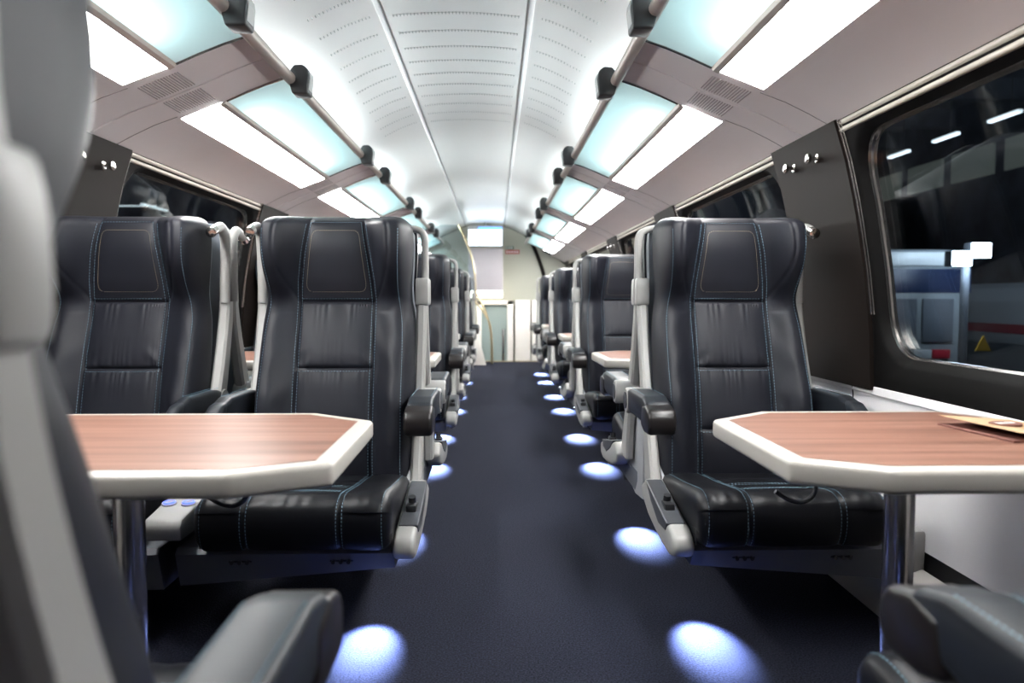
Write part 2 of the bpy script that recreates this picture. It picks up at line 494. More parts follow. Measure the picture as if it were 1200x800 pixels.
def make_cap(s, parent):
    mb = MB()
    prof = [(-.18, .345), (-.25, .385), (-.34, .372), (-.50, .342), (-.60, .326), (-.650, .308), (-.664, .278), (-.645, .250), (-.59, .238), (-.50, .242), (-.40, .255), (-.30, .272), (-.21, .305)]
    mb.prism(prof, 'x', .270, .334, .014, 3)
    c = mir(mb, s).build('side_cap', 'grey_plastic', parent, 40)
    t = MB()
    t.prism([(-.27, .386), (-.34, .376), (-.50, .346), (-.585, .332), (-.56, .302), (-.47, .296), (-.36, .335)], 'x', .279, .3365, .003, 1)
    mir(t, s).build('cap_insert', 'cap_insert', c, 40)
    k = MB(); k.box(.290, .322, -.50, -.44, .335, .366, .006); k.cyl((.306, -.455, .358), (.306, -.462, .384), .012, 14)
    mir(k, s).build('recline_button', 'black_plastic', c, 40)
    g = MB(); g.cyl((.302, -.54, .245), (.302, -.54, .222), .014, 12)
    mir(g, s).build('cap_foot', 'grey_plastic', c, 40)

def make_seat(name, aisle, parts=True):
    """aisle: +1 / -1 = side of the aisle in the seat's own frame, 0 = window seat"""
    root = empty(name)
    make_backrest(root); make_cushion(root)
    sh = MB()                                   # hard shell behind the padding
    n = 24; ring = []
    V = []; F = []
    for k in range(n + 1):
        z = .30 + (1.285 - .30) * k / n
        w = outline(min(z, 1.29)) - .006 if z > .34 else .268
        b = interp(BK, z); b2 = min(b + .045, .050)
        V += [(-w, b - .012, z), (w, b - .012, z), (w - .004, b2 - .012, z), (w - .03, b2, z), (-w + .03, b2, z), (-w + .004, b2 - .012, z)]
    for k in range(n):
        for i in range(6): F.append((k * 6 + i, k * 6 + (i + 1) % 6, (k + 1) * 6 + (i + 1) % 6, (k + 1) * 6 + i))
    F.append(tuple(range(6))); F.append(tuple(range(n * 6, n * 6 + 6)))
    finish('back_shell', V, F, 'shell', root, 40)
    for s in (-1, 1):
        if s == aisle:
            sp = MB(); sp.prism([(-.40, .25), (-.10, .20), (.045, .215), (.05, .58), (.0, .62), (-.14, .46), (-.30, .33)], 'x', .256, .271, .004, 2)
            mir(sp, s).build('side_panel', 'side_grey', root, 40)
            p = make_post(s, root); make_grab_handle(s, p); make_arm(s, root, True); make_cap(s, root)
        else:
            p = make_post(s, root, .99, .040, x0=.276); make_cane(s, p); make_arm(s, root, False, not aisle)
    b = MB()
    A = aisle if aisle else 1
    hi, lo = (.215, .165) if aisle else (.155, .14)
    xo, xi = (.272, -.352) if aisle else (.335, -.30)
    # trough under the seat, deeper towards the wall
    def sec(x, zb): return [(x, -.625, .284), (x, -.64, .268), (x, -.61, zb), (x, -.10, zb), (x, -.06, .26), (x, -.06, .30), (x, -.2, .30), (x, -.2, .284)]
    s0 = sec(A * xo, hi); s1 = sec(A * xi, lo)
    b.add(s0 + s1, [tuple(range(8)), tuple(range(15, 7, -1))] + [(i, (i + 1) % 8, 8 + (i + 1) % 8, 8 + i) for i in range(8)])
    bf = b.build('base_frame', 'base_grey', root, 30)
    for xx in (.12, -.17):
        q = MB()
        q.box(A * xx - .035, A * xx + .035, -.634, -.612, .240, .260, .004)
        for d in (-.022, 0, .022): q.cyl((A * xx + d, -.62, .243), (A * xx + d, -.642, .243), .006, 10)
        q.build('latch_plate', 'black_plastic', bf, 40)
    if aisle:
        h = MB(); h.cyl((0, 0, .03), (0, 0, 0), .028, 20)
        lf = h.build('light_housing', 'black_plastic', root, 40, (A * (.195 if A > 0 else .235), -.40, .185))
        l2 = MB(); l2.cyl((0, 0, .001), (0, 0, -.003), .016, 20); l2.build('light_lens', 'led', lf, 40)
        ld = bpy.data.lights.new('aisle_light', 'SPOT')
        ld.energy = 520; ld.color = (.34, .46, 1.0); ld.spot_size = math.radians(41); ld.spot_blend = 1.0; ld.shadow_soft_size = .015
        lo_ = bpy.data.objects.new('aisle_light', ld); COL.objects.link(lo_); lo_.parent = lf
        lo_.location = (0, 0, -.012); lo_.rotation_euler = (-math.radians(54), 0, 0)
    return root

seat_l = make_seat('aisle_seat', 1)      # facing the camera, left of the aisle
seat_r = make_seat('single_seat', -1)    # facing the camera, right of the aisle
seat_w = make_seat('window_seat', 0)
protos = {'l': seat_l, 'r': seat_r, 'w': seat_w}; used = set()
def place_seat(kind, name, x, y, away, label, group):
    if kind in used: o = copy_tree(protos[kind])
    else: o = protos[kind]; used.add(kind)
    o.name = name
    o.location = (x, y, 0); o.rotation_euler = (0, 0, PI if away else 0)
    tag(o, label, 'seat', group)
    if away:
        for ch in o.children:
            if ch.name.startswith('light_housing'):
                ch.rotation_euler.z = PI
                ch.location.x = -.17 if x < 0 else .24
    return o

wm = MB(); wm.box(.35, .43, -.62, -.20, .16, .315, .012); wall_mount = [wm.build('wall_mount', 'grey_plastic', None, 40)]
XL, XW, XR = -.565, -1.300, .848
# rows facing the camera
FB = [2.7, 4.9, 7.1, 9.3]
NB = ['nearest', 'second', 'third', 'farthest']
for y, w in zip(FB, NB):
    ex = {'nearest': ', large and sharp', 'second': ', one bay behind the sharp one', 'third': ', two bays behind the sharp one', 'farthest': ', nearest the end door'}[w]
    place_seat('l', 'aisle_seat', XL, y, False, f'black leather seat facing us, left of the aisle{ex}', 'leather seats')
    place_seat('w', 'window_seat', XW, y, False, f'black leather left window seat facing us{ex}', 'leather seats')
    place_seat('r', 'single_seat', XR, y, False, f'black leather single seat facing us, right of aisle{ex}', 'leather seats')
FA = [.413, 2.835, 5.035, 7.235, 9.435]
NA = ['blurred at the very left edge of the photo', 'back to back with the sharp one', 'behind the second facing one', 'behind the third facing one', 'behind the last facing one']
for i, (y, w) in enumerate(zip(FA, NA)):
    wr = w if i else 'only armrest showing in lower right corner'
    place_seat('l', 'single_seat', XR, y, True, f'single seat facing away, right of aisle, {wr}', 'leather seats')
    if i == 4: continue
    place_seat('r', 'aisle_seat', XL if i else XL + .01, y, True, f'seat facing away, left of aisle, {w}', 'leather seats')
    if i: place_seat('w', 'window_seat', XW, y, True, f'left window seat facing away, {w}', 'leather seats')

for k, o in enumerate([o for o in list(COL.objects) if o.name.startswith('single_seat') and o.rotation_euler.z == 0]):
    c = wall_mount[0]
    if k: c = c.copy(); COL.objects.link(c)
    c.parent = o
# socket consoles between the two left seats
for y, w in zip(FB, ['nearest, behind the table leg', 'one bay behind the near one', 'third from the camera', 'farthest from the camera']):
    t = empty('socket_console', (-.927, y, 0), 0, f'pale grey socket console between the two left seats, {w}', 'console', 'socket consoles')
    m = MB(); m.prism([(-.54, .405), (-.685, .385), (-.70, .365), (-.695, .325), (-.20, .325), (-.20, .42)], 'x', -.053, .053, .008, 2)
    m.build('housing', 'grey_plastic', t)
    for sx in (-.028, .028):
        c = MB(); c.tube([(sx, -.58, .394), (sx, -.582, .4045), (sx, -.582, .4045)], [.021, .021, .015], 18); so = c.build('socket', 'grey_plastic', t)
        g = MB()
        for k in range(18):
            a0 = 2 * PI * k / 18; a1 = 2 * PI * (k + 1) / 18
            g.tube([(sx + .0155 * math.cos(a0), -.582 + .0155 * math.sin(a0), .4055), (sx + .0155 * math.cos(a1), -.582 + .0155 * math.sin(a1), .4055)], .0022, 6)
        g.build('glow_ring', 'socket_blue', so)['label'] = 'blue glowing ring'

# ------------------------------------------------------------------ tables
def table(name, pts, leg_x, loc, label):
    """pts: outline at table height, local to loc"""
    t = empty(name, loc, 0, label, 'table', 'bay tables')
    zt = .70
    top = MB(); top.prism(pts, 'z', zt - .046, zt - .001, .010, 3)
    top.build('table_rim', 'rim', t, 40)
    # wood inlay: the outline pulled in
    n = len(pts); ins = []
    for i in range(n):
        p0, p1, p2 = Vector(pts[i - 1]), Vector(pts[i]), Vector(pts[(i + 1) % n])
        d1 = (p1 - p0).normalized(); d2 = (p2 - p1).normalized()
        n1 = Vector((-d1.y, d1.x)); n2 = Vector((-d2.y, d2.x))
        b = (n1 + n2).normalized(); ins.append(p1 + b * (.036 / max(.3, b.dot(n1))))
    w = MB(); w.prism([tuple(p) for p in ins], 'z', zt - .02, zt, 0)
    w.build('wood_inlay', 'wood', t, 0)
    l = MB(); l.cyl((leg_x, 0, .008), (leg_x, 0, zt - .04), .032, 28)
    lg = l.build('table_leg', 'steel', t, 40)
    c = MB(); c.tube([(leg_x, 0, .0), (leg_x, 0, .012), (leg_x, 0, .018)], [.075, .075, .045], 28); c.build('foot_plate', 'steel', lg, 40)
    c = MB(); c.box(leg_x - .09, leg_x + .09, -.12, .12, zt - .058, zt - .044, .004); c.build('mount_plate', 'black_plastic', lg, 40)
    hs = -1 if leg_x > 0 else 1
    hk = MB(); hx = leg_x + hs * .14
    hk.tube(catmull([(hx + .04, .21, zt - .044), (hx + .048, .21, zt - .14), (hx + .042, .21, zt - .19), (hx + .015, .21, zt - .212), (hx - .02, .21, zt - .208), (hx - .058, .21, zt - .185)], 5), .006, 8)
    hk.build('bag_hook', 'cap_insert', t, 40)
    return t
cyt = [1.58] + [(FA[i] + FB[i]) / 2 for i in (1, 2, 3)]
wl = -(wx(.69) - XC) + 0.012 + .0
for i, y in enumerate(cyt):
    pos = ['nearest to the camera', 'second, behind the sharp seats', 'third from the camera', 'farthest from the camera'][i]
    hw = .34
    L = [(-1.585, -hw + .10), (-1.50, -hw), (-.46, -hw), (-.298, -hw + .085), (-.302, hw - .125), (-.47, hw), (-1.50, hw), (-1.585, hw - .10)]
    table('bay_table', L, -.80, (0, y, 0), f'wood topped table with pale rim, left of aisle, {pos}')
    R = [(.548, -hw + .085), (.70, -hw), (1.19, -hw), (1.27, -hw + .10), (1.27, hw - .10), (1.19, hw), (.71, hw), (.544, hw - .13)]
    table('bay_table', R, .905, (0, y, 0), f'wood topped table with pale rim, right of aisle, {pos}')

# brochures on the tables
def brochure(loc, rz, label):
    t = empty('brochure', loc, rz, label, 'brochure', 'brochures on the tables')
    m = MB(); m.prism([(-.10, -.11), (.10, -.11), (.10, .11), (-.10, .11)], 'z', 0, .004, 0); m.build('back_cover', 'paper_dark', t, 0)
    v = []; nn = 8
    for k in range(nn + 1):
        u = k / nn; v += [(-.085 + .185 * u, -.11, .006 + .014 * (1 - u)), (-.095 + .195 * u, .11, .006 + .016 * (1 - u))]
    top = [(x, y, z + .0015) for x, y, z in v]
    f = [(2 * k, 2 * k + 2, 2 * k + 3, 2 * k + 1) for k in range(nn)]; n = len(v)
    f2 = [tuple(i + n for i in q) for q in f]
    side = [(0, 1, n + 1, n), (2 * nn, 2 * nn + 1, n + 2 * nn + 1, n + 2 * nn)] + [(2 * k, 2 * k + 2, n + 2 * k + 2, n + 2 * k) for k in range(nn)] + [(2 * k + 1, 2 * k + 3, n + 2 * k + 3, n + 2 * k + 1) for k in range(nn)]
    fc = MB(); fc.add(v + top, f + f2 + side); fc = fc.build('front_cover', 'paper', t, 40)
    e = MB(); e.tube([(-.02, .0, .016), (-.02, 0, .0215)], .036, 24); e.v = [(x, y * .75, z + 0) for x, y, z in e.v]
    e.build('oval_emblem', 'paper_dark', fc, 40)
    s = MB()
    for k in range(4): s.box(-.042 + k * .012, -.034 + k * .012, -.010 + .002 * k, .008, .0214, .0220)
    s.build('emblem_lettering', 'white_paint', fc, 0)
brochure((1.165, 1.59, .7005), .12, 'tan folded brochure with dark oval emblem lying on the near right table')
brochure((-1.42, cyt[1] - .08, .7005), .3, 'tan folded brochure on the second left table, seen in the gap between the left seats')

# ------------------------------------------------------------------ carriage shell
def sweep_y(prof, y0, y1, name, m, thick=.03, parent=None, ny=1, sharp=30):
    """prof: list of (x,z) ; made solid by offsetting upward/outward"""
    n = len(prof); V = []; F = []
    off = []
    for i in range(n):
        a = Vector(prof[max(i - 1, 0)]); b = Vector(prof[min(i + 1, n - 1)]); d = (b - a).normalized()
        off.append(Vector((-d.y, d.x)) * thick)
    for y in (y0, y1):
        V += [(p[0], y, p[1]) for p in prof]; V += [(p[0] + o.x, y, p[1] + o.y) for p, o in zip(prof, off)]
    m2 = 2 * n
    for i in range(n - 1):
        F += [(i, i + 1, m2 + i + 1, m2 + i), (n + i, n + i + 1, m2 + n + i + 1, m2 + n + i), (i, i + 1, n + i + 1, n + i), (m2 + i, m2 + i + 1, m2 + n + i + 1, m2 + n + i)]
    F += [(0, n, m2 + n, m2), (n - 1, m2 - 1, 2 * m2 - 1, m2 + n - 1)]
    return finish(name, V, F, m, parent, sharp)

fl = MB(); fl.box(-1.75, 1.45, Y0, 11.55, -.06, 0); struct(fl.build('floor', 'carpet', None, 0))
ed = MB(); ed.box(-1.0, .9, 11.52, 11.56, -.05, .012, .004); struct(ed.build('trim_1', 'brass', None))
fl2 = MB(); fl2.box(-1.75, 1.45, 11.55, 12.6, -1.06, -1.0); struct(fl2.build('floor_stairwell', 'carpet', None, 0))
rs = MB(); rs.box(-1.75, 1.45, 11.50, 11.54, -1.0, -.06); struct(rs.build('wall_stair_riser', 'ledge', None, 0))

# smooth arch profile
def arch(n=8):
    half = catmull([(x, z, 0) for x, z in CEIL], 6)
    return [(p.x, p.y) for p in half]
half = arch()
prof = [(XC - x, z) for x, z in reversed(half)] + [(XC + x, z) for x, z in half[1:]]
struct(sweep_y(prof[::-1], Y0, Y1, 'ceiling', 'ceiling', -.03, None, sharp=60))
for s in (-1, 1):
    m = MB(); x = XC + s * .31; m.box(x - .011, x + .011, Y0, Y1, 2.166, 2.182, .004)
    struct(m.build('trim_%d' % (2 if s < 0 else 3), 'ceiling_strip', None))
# centre cover, a little lower than the arch, and its rows of slots
cprof = [(XC - .29 + .58 * k / 12, 2.196 - .018 * ((k - 6) / 6) ** 2 - .006) for k in range(13)]
cc = struct(sweep_y(cprof[::-1], Y0, Y1, 'ceiling_cover', 'ceiling', -.006))
def zceil(x): return lin(half, abs(x - XC))
sl = MB()
yy = .9
while yy < 5.0:
    for k in range(-18, 19):
        x = XC + k * .0145
        sl.box(x - .0017, x + .0017, yy - .008, yy + .008, 2.196 - .018 * ((x - XC) / .29) ** 2 - .010, 2.196 - .018 * ((x - XC) / .29) ** 2 - .0045)
    for s in (-1, 1):
        for k in range(15):
            x = XC + s * (.36 + k * .0145); sl.box(x - .0017, x + .0017, yy - .008, yy + .008, zceil(x) - .0035, zceil(x) + .002)
    yy += .2
struct(sl.build('ceiling_slots', 'slot', None, 0))

# cove: lamps, glass shelves, cross panels, long panel above the windows
MODS = [(-1.7, -1.6), (.70, 2.46), (2.90, 4.66), (5.10, 6.86), (7.30, 9.06), (9.50, 11.26)]
ordn = ['', 'nearest', 'second', 'third', 'fourth', 'fifth']
G0, G1 = (.655, 1.862), (.885, 1.772)       # glass inner and outer edge (offset, z)
L0, L1 = (.908, 1.757), (1.062, 1.700)      # lamp inner and outer edge
B0 = (1.302, 1.592)
for s, side in ((-1, 'left'), (1, 'right')):
    X = lambda a: XC + s * a
    def sw(p, y0, y1, name, m, th, parent=None):
        q = [(X(a), z) for a, z in p]
        return sweep_y(q, y0, y1, name, m, th * s, parent)
    longp = [L1, (1.15, 1.668), (1.23, 1.630), B0]
    lp = struct(sw(longp, Y0, Y1, 'wall_%s_cornice' % side, 'cove', .02))
    # lower return above the window blinds
    struct(sw([B0, (1.322, 1.590), (1.335, 1.60)], Y0, Y1, 'trim_%d' % (4 if s < 0 else 5), 'seal', .02))
    cross = [(.650, 1.866), (.72, 1.842), (.80, 1.810), (.885, 1.770), (.97, 1.737), L1]
    for i in range(len(MODS) - 1):
        a, b = MODS[i][1], MODS[i + 1][0]
        if not i: a = Y0
        cp = struct(sw(cross, a, b, 'ceiling_%s_cross_panel' % side, 'cove', .02))
        mid = (a + b) / 2 if i else .48
        m = MB()
        q = [(X(o), mid, z - .001) for o, z in cross + [(1.15, 1.667), (1.23, 1.629), (1.30, 1.592)]]
        m.tube(q, .0035, 6); struct(m.build('trim_%d' % (10 + i + (10 if s > 0 else 0)), 'cove', None))
        m = MB()
        m.tube([(X(o), mid + .19, z - .0005) for o, z in longp], .0018, 5)
        m.tube([(X(o), mid - .19, z - .0005) for o, z in longp], .0018, 5)
        struct(m.build('trim_%d' % (30 + i + (10 if s > 0 else 0)), 'cove_dark', None))
        for d in (-1, 1):                # ventilation grilles
            v = MB()
            y0, y1 = sorted((mid + d * .025, mid + d * .165))
            for k in range(15):
                o = .905 + k * .0095
                zz = lin([(.885, 1.770), (.97, 1.737), (1.062, 1.700)], o)
                v.box(min(X(o), X(o + .003)), max(X(o), X(o + .003)), y0, y1, zz - .003, zz + .004)
            tag(v.build('vent_grille', 'cove_dark', None, 0), f'slotted air grille on the {side} ceiling cross panel between lamps {i} and {i + 1}' if False else
                f'slotted air grille in the {side} ceiling, {"before" if d < 0 else "beyond"} the seam of the {["overhead","nearest","second","third","fourth"][i]} cross panel', 'vent', 'ceiling vents')
    for i, (a, b) in enumerate(MODS):
        if not i: continue
        w = ordn[i] if i else 'overhead behind the camera,'
        t = empty('ceiling_light', (X(.985), (a + b) / 2, 1.73), 0, f'white ceiling light panel along the {side} side, {w + " from the camera" if i else "overhead at the camera"}', 'ceiling light', 'ceiling lights')
        def loc(o): o.location -= t.location; o.parent = t; return o
        loc(sw([L0, L1], a + .006, b - .006, 'diffuser', 'lamp', .012))
        loc(sw([(G1[0], G1[1] - .0), (G1[0] + .006, G1[1] - .012), (L0[0], L0[1] - .006), (L0[0], L0[1] + .004)], a, b, 'edge_rail', 'tube', .008))
        g = sw([G0, (.73, 1.837), (.81, 1.805), G1], a + .004, b - .004, 'glass_shelf', 'frosted', .006)
        tag(g, f'pale teal frosted glass luggage shelf on the {side}, {"overhead at the camera" if not i else w + " from the camera"}', 'luggage shelf', 'glass luggage shelves')
        for ye in (a + .004, b - .004):
            gr = MB()
            q = [(X(o), ye, z - .002) for o, z in (G0, (.73, 1.837), (.81, 1.805), G1)]
            gr.tube(q, .005, 8); gr.build('shelf_edge', 'steel', g)
        # the light strip that stands behind the lamp and lights the shelf and the arch
        st = MB(); st.prism([(X(.882), 1.845), (X(.895), 1.885), (X(.905), 1.885), (X(.900), 1.84)], 'y', a + .2, b - .2, 0)
        loc(st.build('light_strip', 'strip', None, 0))
    # tube rail
    r = MB(); r.cyl((X(.640), Y0, 1.862), (X(.640), 11.3, 1.858), .022, 20)
    tag(r.build('ceiling_rail', 'tube', None, 40), f'long bronze grey tube rail along the {side} ceiling edge', 'rail', 'ceiling rails')
    k = 0
    for j in range(4):
        for y in (2.24, 2.95):
            k += 1
            y_ = y + PITCH * j
            t = empty('seat_display', (X(.618), y_, 1.848), 0, f'black seat display box on the {side} ceiling rail, {["nearest","second","third","fourth","fifth","sixth","seventh","eighth"][k-1]} from the camera', 'display', 'seat displays on the rails')
            c = MB(); c.prism([(-s * .046, -.045), (-s * .052, .02), (-s * .046, .052), (-s * .026, .068), (s * .008, .066), (s * .024, .045), (s * .028, .0), (s * .016, -.045)], 'y', -.040, .040, .008, 3)
            c.build('housing', 'black_plastic', t, 40)
            d = MB(); xx = -s * .0505
            d.prism([(xx + s * .003, -.028), (xx - s * .004, .018), (xx - s * .002, .040), (xx + s * .006, .040), (xx + s * .006, -.028)], 'y', -.028, .028, 0)
            d.build('screen', 'display_glass', t, 0)

# side walls
for s, side in ((-1, 'left'), (1, 'right')):
    X = lambda a: XC + s * a
    low = [(1.452, .698), (1.452, .66), (1.448, .45), (1.435, .25)]
    struct(sweep_y([(X(a), z) for a, z in low], Y0, 11.5, 'wall_%s' % side, 'wall_white', .03 * s))
    struct(sweep_y([(X(1.485), .705), (X(1.455), .705), (X(1.447), .70), (X(1.446), .675), (X(1.455), .67)], Y0, 11.5, 'trim_%d' % (50 if s < 0 else 51), 'wall_white', .01 * s))
    m = MB(); x0, x1 = sorted((X(1.30), X(1.43))); m.prism([(X(1.365), .0), (X(1.365), .165), (X(1.375), .18), (X(1.43), .20), (X(1.43), .0)], 'y', Y0, 11.5, .006)
    struct(m.build('baseboard_%s' % side, 'ledge', None))
    m = MB(); m.box(*sorted((X(1.445), X(1.47))), Y0, 11.5, .0, .30); struct(m.build('trim_%d' % (92 if s < 0 else 93), 'seal', None, 0))
    m = MB()
    for j in range(-1, 5):
        for q in (.02, ):
            y = 2.55 + PITCH * j + q
            m.tube([(X(a - .0015), y, z) for a, z in [(1.447, .70)] + low[1:]], .0022, 5)
    struct(m.build('trim_%d' % (52 if s < 0 else 53), 'seal', None))
    for j in range(-1, 5):              # pillars
        yc = 2.70 + PITCH * j
        pa, pb = yc - .275, yc + .275
        zs = [.69 + (1.592 - .69) * k / 14 for k in range(15)]
        pr = [(X(wx(z) - .014 + .0), z) for z in zs]
        V = []; F = []
        inner = pr; outer = [(X(wx(z) + .05), z) for z in zs]
        p = sweep_y(pr[::-1], pa, pb, 'wall_%s_pillar' % side, 'pillar', .05 * s)
        struct(p)
        # silver blind guides on both edges of the pillar
        g = MB()
        for ye in (pa - .006, pb + .006):
            g.tube([(X(wx(z) - .003), ye, z) for z in zs if z > .90], .0045, 6)
            g.tube([(X(wx(z) - .003), ye + (.012 if ye > yc else -.016), z) for z in zs if z > .90], .003, 6)
        struct(g.build('trim_%d' % (60 + j + (10 if s > 0 else 0)), 'steel', None))
        hk = [(-.10, 1.50), (.10, 1.50)]
        for q, (dy, hz) in enumerate(hk):
            if j < 0: continue
            h = empty('coat_hook', (X(wx(hz) - .014), yc + dy, hz), 0, f'{"nearer" if dy < 0 else "farther"} metal knob hook on the {["nearest","second","third","fourth","fifth"][j]} {side} wall pillar', 'hook', 'coat hooks')
            a = MB(); a.tube([(0, 0, 0), (-s * .006, 0, 0), (-s * .008, 0, 0)], [.017, .017, .012], 16); a.build('rosette', 'chrome', h, 40)
            b = MB(); b.tube([(-s * .006, 0, 0), (-s * .026, 0, 0), (-s * .030, 0, 0), (-s * .040, 0, 0), (-s * .044, 0, 0)], [.007, .007, .016, .018, .012], 16); b.build('knob', 'chrome', h, 40)
    for j in range(-1, 4):              # windows between the pillars
        a = 2.70 + PITCH * j + .275; b = a + PITCH - .55
        zb, zt = .70, 1.592
        no = 96
        ya, yb, z0, z1, R = a + .06, b - .06, .815, 1.530, .13
        def rr(t, y0, y1, zz0, zz1, r):
            w, h = y1 - y0, zz1 - zz0
            pts = []
            for cx, cz, a0 in ((y1 - r, zz1 - r, 0), (y0 + r, zz1 - r, PI / 2), (y0 + r, zz0 + r, PI), (y1 - r, zz0 + r, 1.5 * PI)):
                for k in range(t): 
                    an = a0 + PI / 2 * k / (t - 1); pts.append((cx + r * math.cos(an), cz + r * math.sin(an)))
            out = []                    # refine straight runs so they follow the wall's curve
            for p, q in zip(pts, pts[1:] + pts[:1]):
                L = math.hypot(q[0] - p[0], q[1] - p[1]); nseg = 10 if L > .2 else 1
                for k in range(nseg): out.append((p[0] + (q[0] - p[0]) * k / nseg, p[1] + (q[1] - p[1]) * k / nseg))
            return out
        loops = []
        def loop(ins, depth, r, grow=0):
            return [(X(wx(z) + depth), y, z) for y, z in rr(7, ya - grow, yb + grow, z0 - grow, z1 + grow, r)]
        lo = [(X(wx(z) + .0), y, z) for y, z in rr(7, a, b, zb, zt, .002)]
        seq = [lo, loop(0, .0, R + .03, .035), loop(0, .008, R + .022, .022), loop(0, .03, R + .004, .006)]
        V = []; F = []
        for L in seq: V += L
        n = len(lo)
        for q in range(len(seq) - 1):
            for k in range(n): F.append((q * n + k, q * n + (k + 1) % n, (q + 1) * n + (k + 1) % n, (q + 1) * n + k))
        num = j + 2 + (5 if s > 0 else 0)
        wn = struct(finish('window_%d' % num, V, F, 'win_frame', None, 50))
        seq = [loop(0, .03, R + .004, .006), loop(0, .040, R + .004, .006), loop(0, .044, R, .0), loop(0, .055, R, .0)]
        V = []; F = []
        for L in seq: V += L
        for q in range(len(seq) - 1):
            for k in range(n): F.append((q * n + k, q * n + (k + 1) % n, (q + 1) * n + (k + 1) % n, (q + 1) * n + k))
        finish('window_reveal', V, F, 'steel', wn, 50)
        V = []; F = []                  # pane, following the wall's curve
        nn = 12
        for dd in (.056, .064):
            for k in range(nn + 1):
                z = z0 - .02 + (z1 - z0 + .04) * k / nn
                V += [(X(wx(z) + dd), ya - .02, z), (X(wx(z) + dd), yb + .02, z)]
        m2 = 2 * (nn + 1)
        for q in (0, m2):
            for k in range(nn): F.append((q + 2 * k, q + 2 * k + 1, q + 2 * k + 3, q + 2 * k + 2))
        for k in range(nn): F += [(2 * k, 2 * k + 2, m2 + 2 * k + 2, m2 + 2 * k), (2 * k + 1, 2 * k + 3, m2 + 2 * k + 3, m2 + 2 * k + 1)]
        F += [(0, 1, m2 + 1, m2), (2 * nn, 2 * nn + 1, m2 + 2 * nn + 1, m2 + 2 * nn)]
        finish('window_pane', V, F, 'glass', wn, 50)
        bl = MB()
        bl.tube([(X(1.312), a + .012, 1.584), (X(1.312), b - .012, 1.584)], .012, 14)
        bl.tube([(X(1.314), a - .0, 1.560), (X(1.314), b + .0, 1.560)], .009, 14)
        bl.box(*sorted((X(1.318), X(1.345))), a, b, 1.562, 1.594, .004)
        tag(bl.build('blind_rail', 'cream', None, 40), f'cream roller blind rail at the top of the {["nearest","second","third","fourth","fifth"][j + 1]} {side} window', 'blind', 'blind rails')

# rear end behind the camera
rb = MB(); rb.box(-1.75, 1.45, Y0 - .05, Y0, -.06, 2.3); struct(rb.build('wall_back', 'mauve', None, 0))

# ------------------------------------------------------------------ far end of the car
ye = 12.0
ew = [(XC - x, z) for x, z in reversed(half)] + [(XC + x, z) for x, z in half[1:]]
poly = [(XC - 1.5, -1.0)] + [(XC - 1.5, 1.4), (XC - 1.2, 1.66)] + ew + [(XC + 1.2, 1.66), (XC + 1.5, 1.4), (XC + 1.5, -1.0)]
m = MB(); m.prism(poly, 'y', ye, ye + .06); struct(m.build('wall_front', 'end_wall', None, 0))
# rim of the bulkhead opening on the right
m = MB(); m.tube(catmull([(.48, 11.93, 2.08), (.62, 11.93, 1.88), (.72, 11.93, 1.65), (.80, 11.93, 1.40), (.84, 11.93, 1.1), (.85, 11.93, .9)], 6), .03, 10); struct(m.build('trim_90', 'pillar', None))
m = MB(); m.box(-.42, .13, 11.55, 11.75, 1.13, 1.80, .01); struct(m.build('wall_front_panel', 'mauve', None))
m = MB(); m.box(-.40, .12, 11.60, 11.78, 1.02, 1.132, .004)
tag(m.build('stair_lamp', 'end_lamp', None), 'glowing white lamp strip above the end door, below the mauve panel', 'ceiling light')
t = empty('monitor', (XC + .01, 11.5, 1.98), 0, 'bright white screen hanging under the ceiling at the end of the car', 'screen')
m = MB(); m.box(-.28, .28, -.03, .05, -.165, .165, .012); m.build('housing', 'ledge', t)
m = MB(); m.box(-.262, .262, -.034, -.028, -.145, .10); sc = m.build('picture', 'screen', t, 0)
m = MB(); m.box(-.11, .262, -.034, -.028, .102, .145); m.build('picture_band', 'screen_blue', t, 0)
m = MB(); m.cyl((0, .01, .16), (0, .01, .22), .02, 12); m.build('bracket', 'ledge', t)
# notices on the end wall
t = empty('safety_notice', (.29, 12.0, 1.80), 0, 'small green and red notice plates on the far beige wall', 'sign')
m = MB(); m.box(-.115, .02, -.012, 0, .012, .062); m.build('green_plate', 'green', t, 0)
m = MB(); m.box(-.115, .115, -.012, 0, -.062, .002); m.build('red_plate', 'red', t, 0)
m = MB()
for k in range(5): m.box(-.10 + k * .042, -.10 + k * .042 + .026, -.015, -.011, -.048, -.014)
for k in range(3): m.box(-.105 + k * .04, -.105 + k * .04 + .024, -.015, -.011, .022, .052)
m.build('lettering', 'white_paint', t, 0)
# end door below the stair edge
d = MB(); d.box(-.30, -.22, 11.84, 11.98, -1.0, .97, .008); d.box(.20, .30, 11.84, 11.98, -1.0, .97, .008); d.box(-.30, .30, 11.84, 11.98, .90, .97, .008)
dr = struct(d.build('door_1', 'door_white', None))
d = MB(); d.box(-.22, .20, 11.90, 11.95, -1.0, .90); d.build('door_leaf', 'door_glass', dr, 0)
d = MB(); d.box(.12, .15, 11.87, 11.90, -.05, .5, .006); d.build('door_handle', 'steel', dr)
d = MB(); d.box(.33, .58, 11.80, 11.98, -1.0, .98, .012); d.box(.60, .90, 11.78, 11.98, -1.0, .98, .012); struct(d.build('wall_front_cabinet', 'door_white', None))
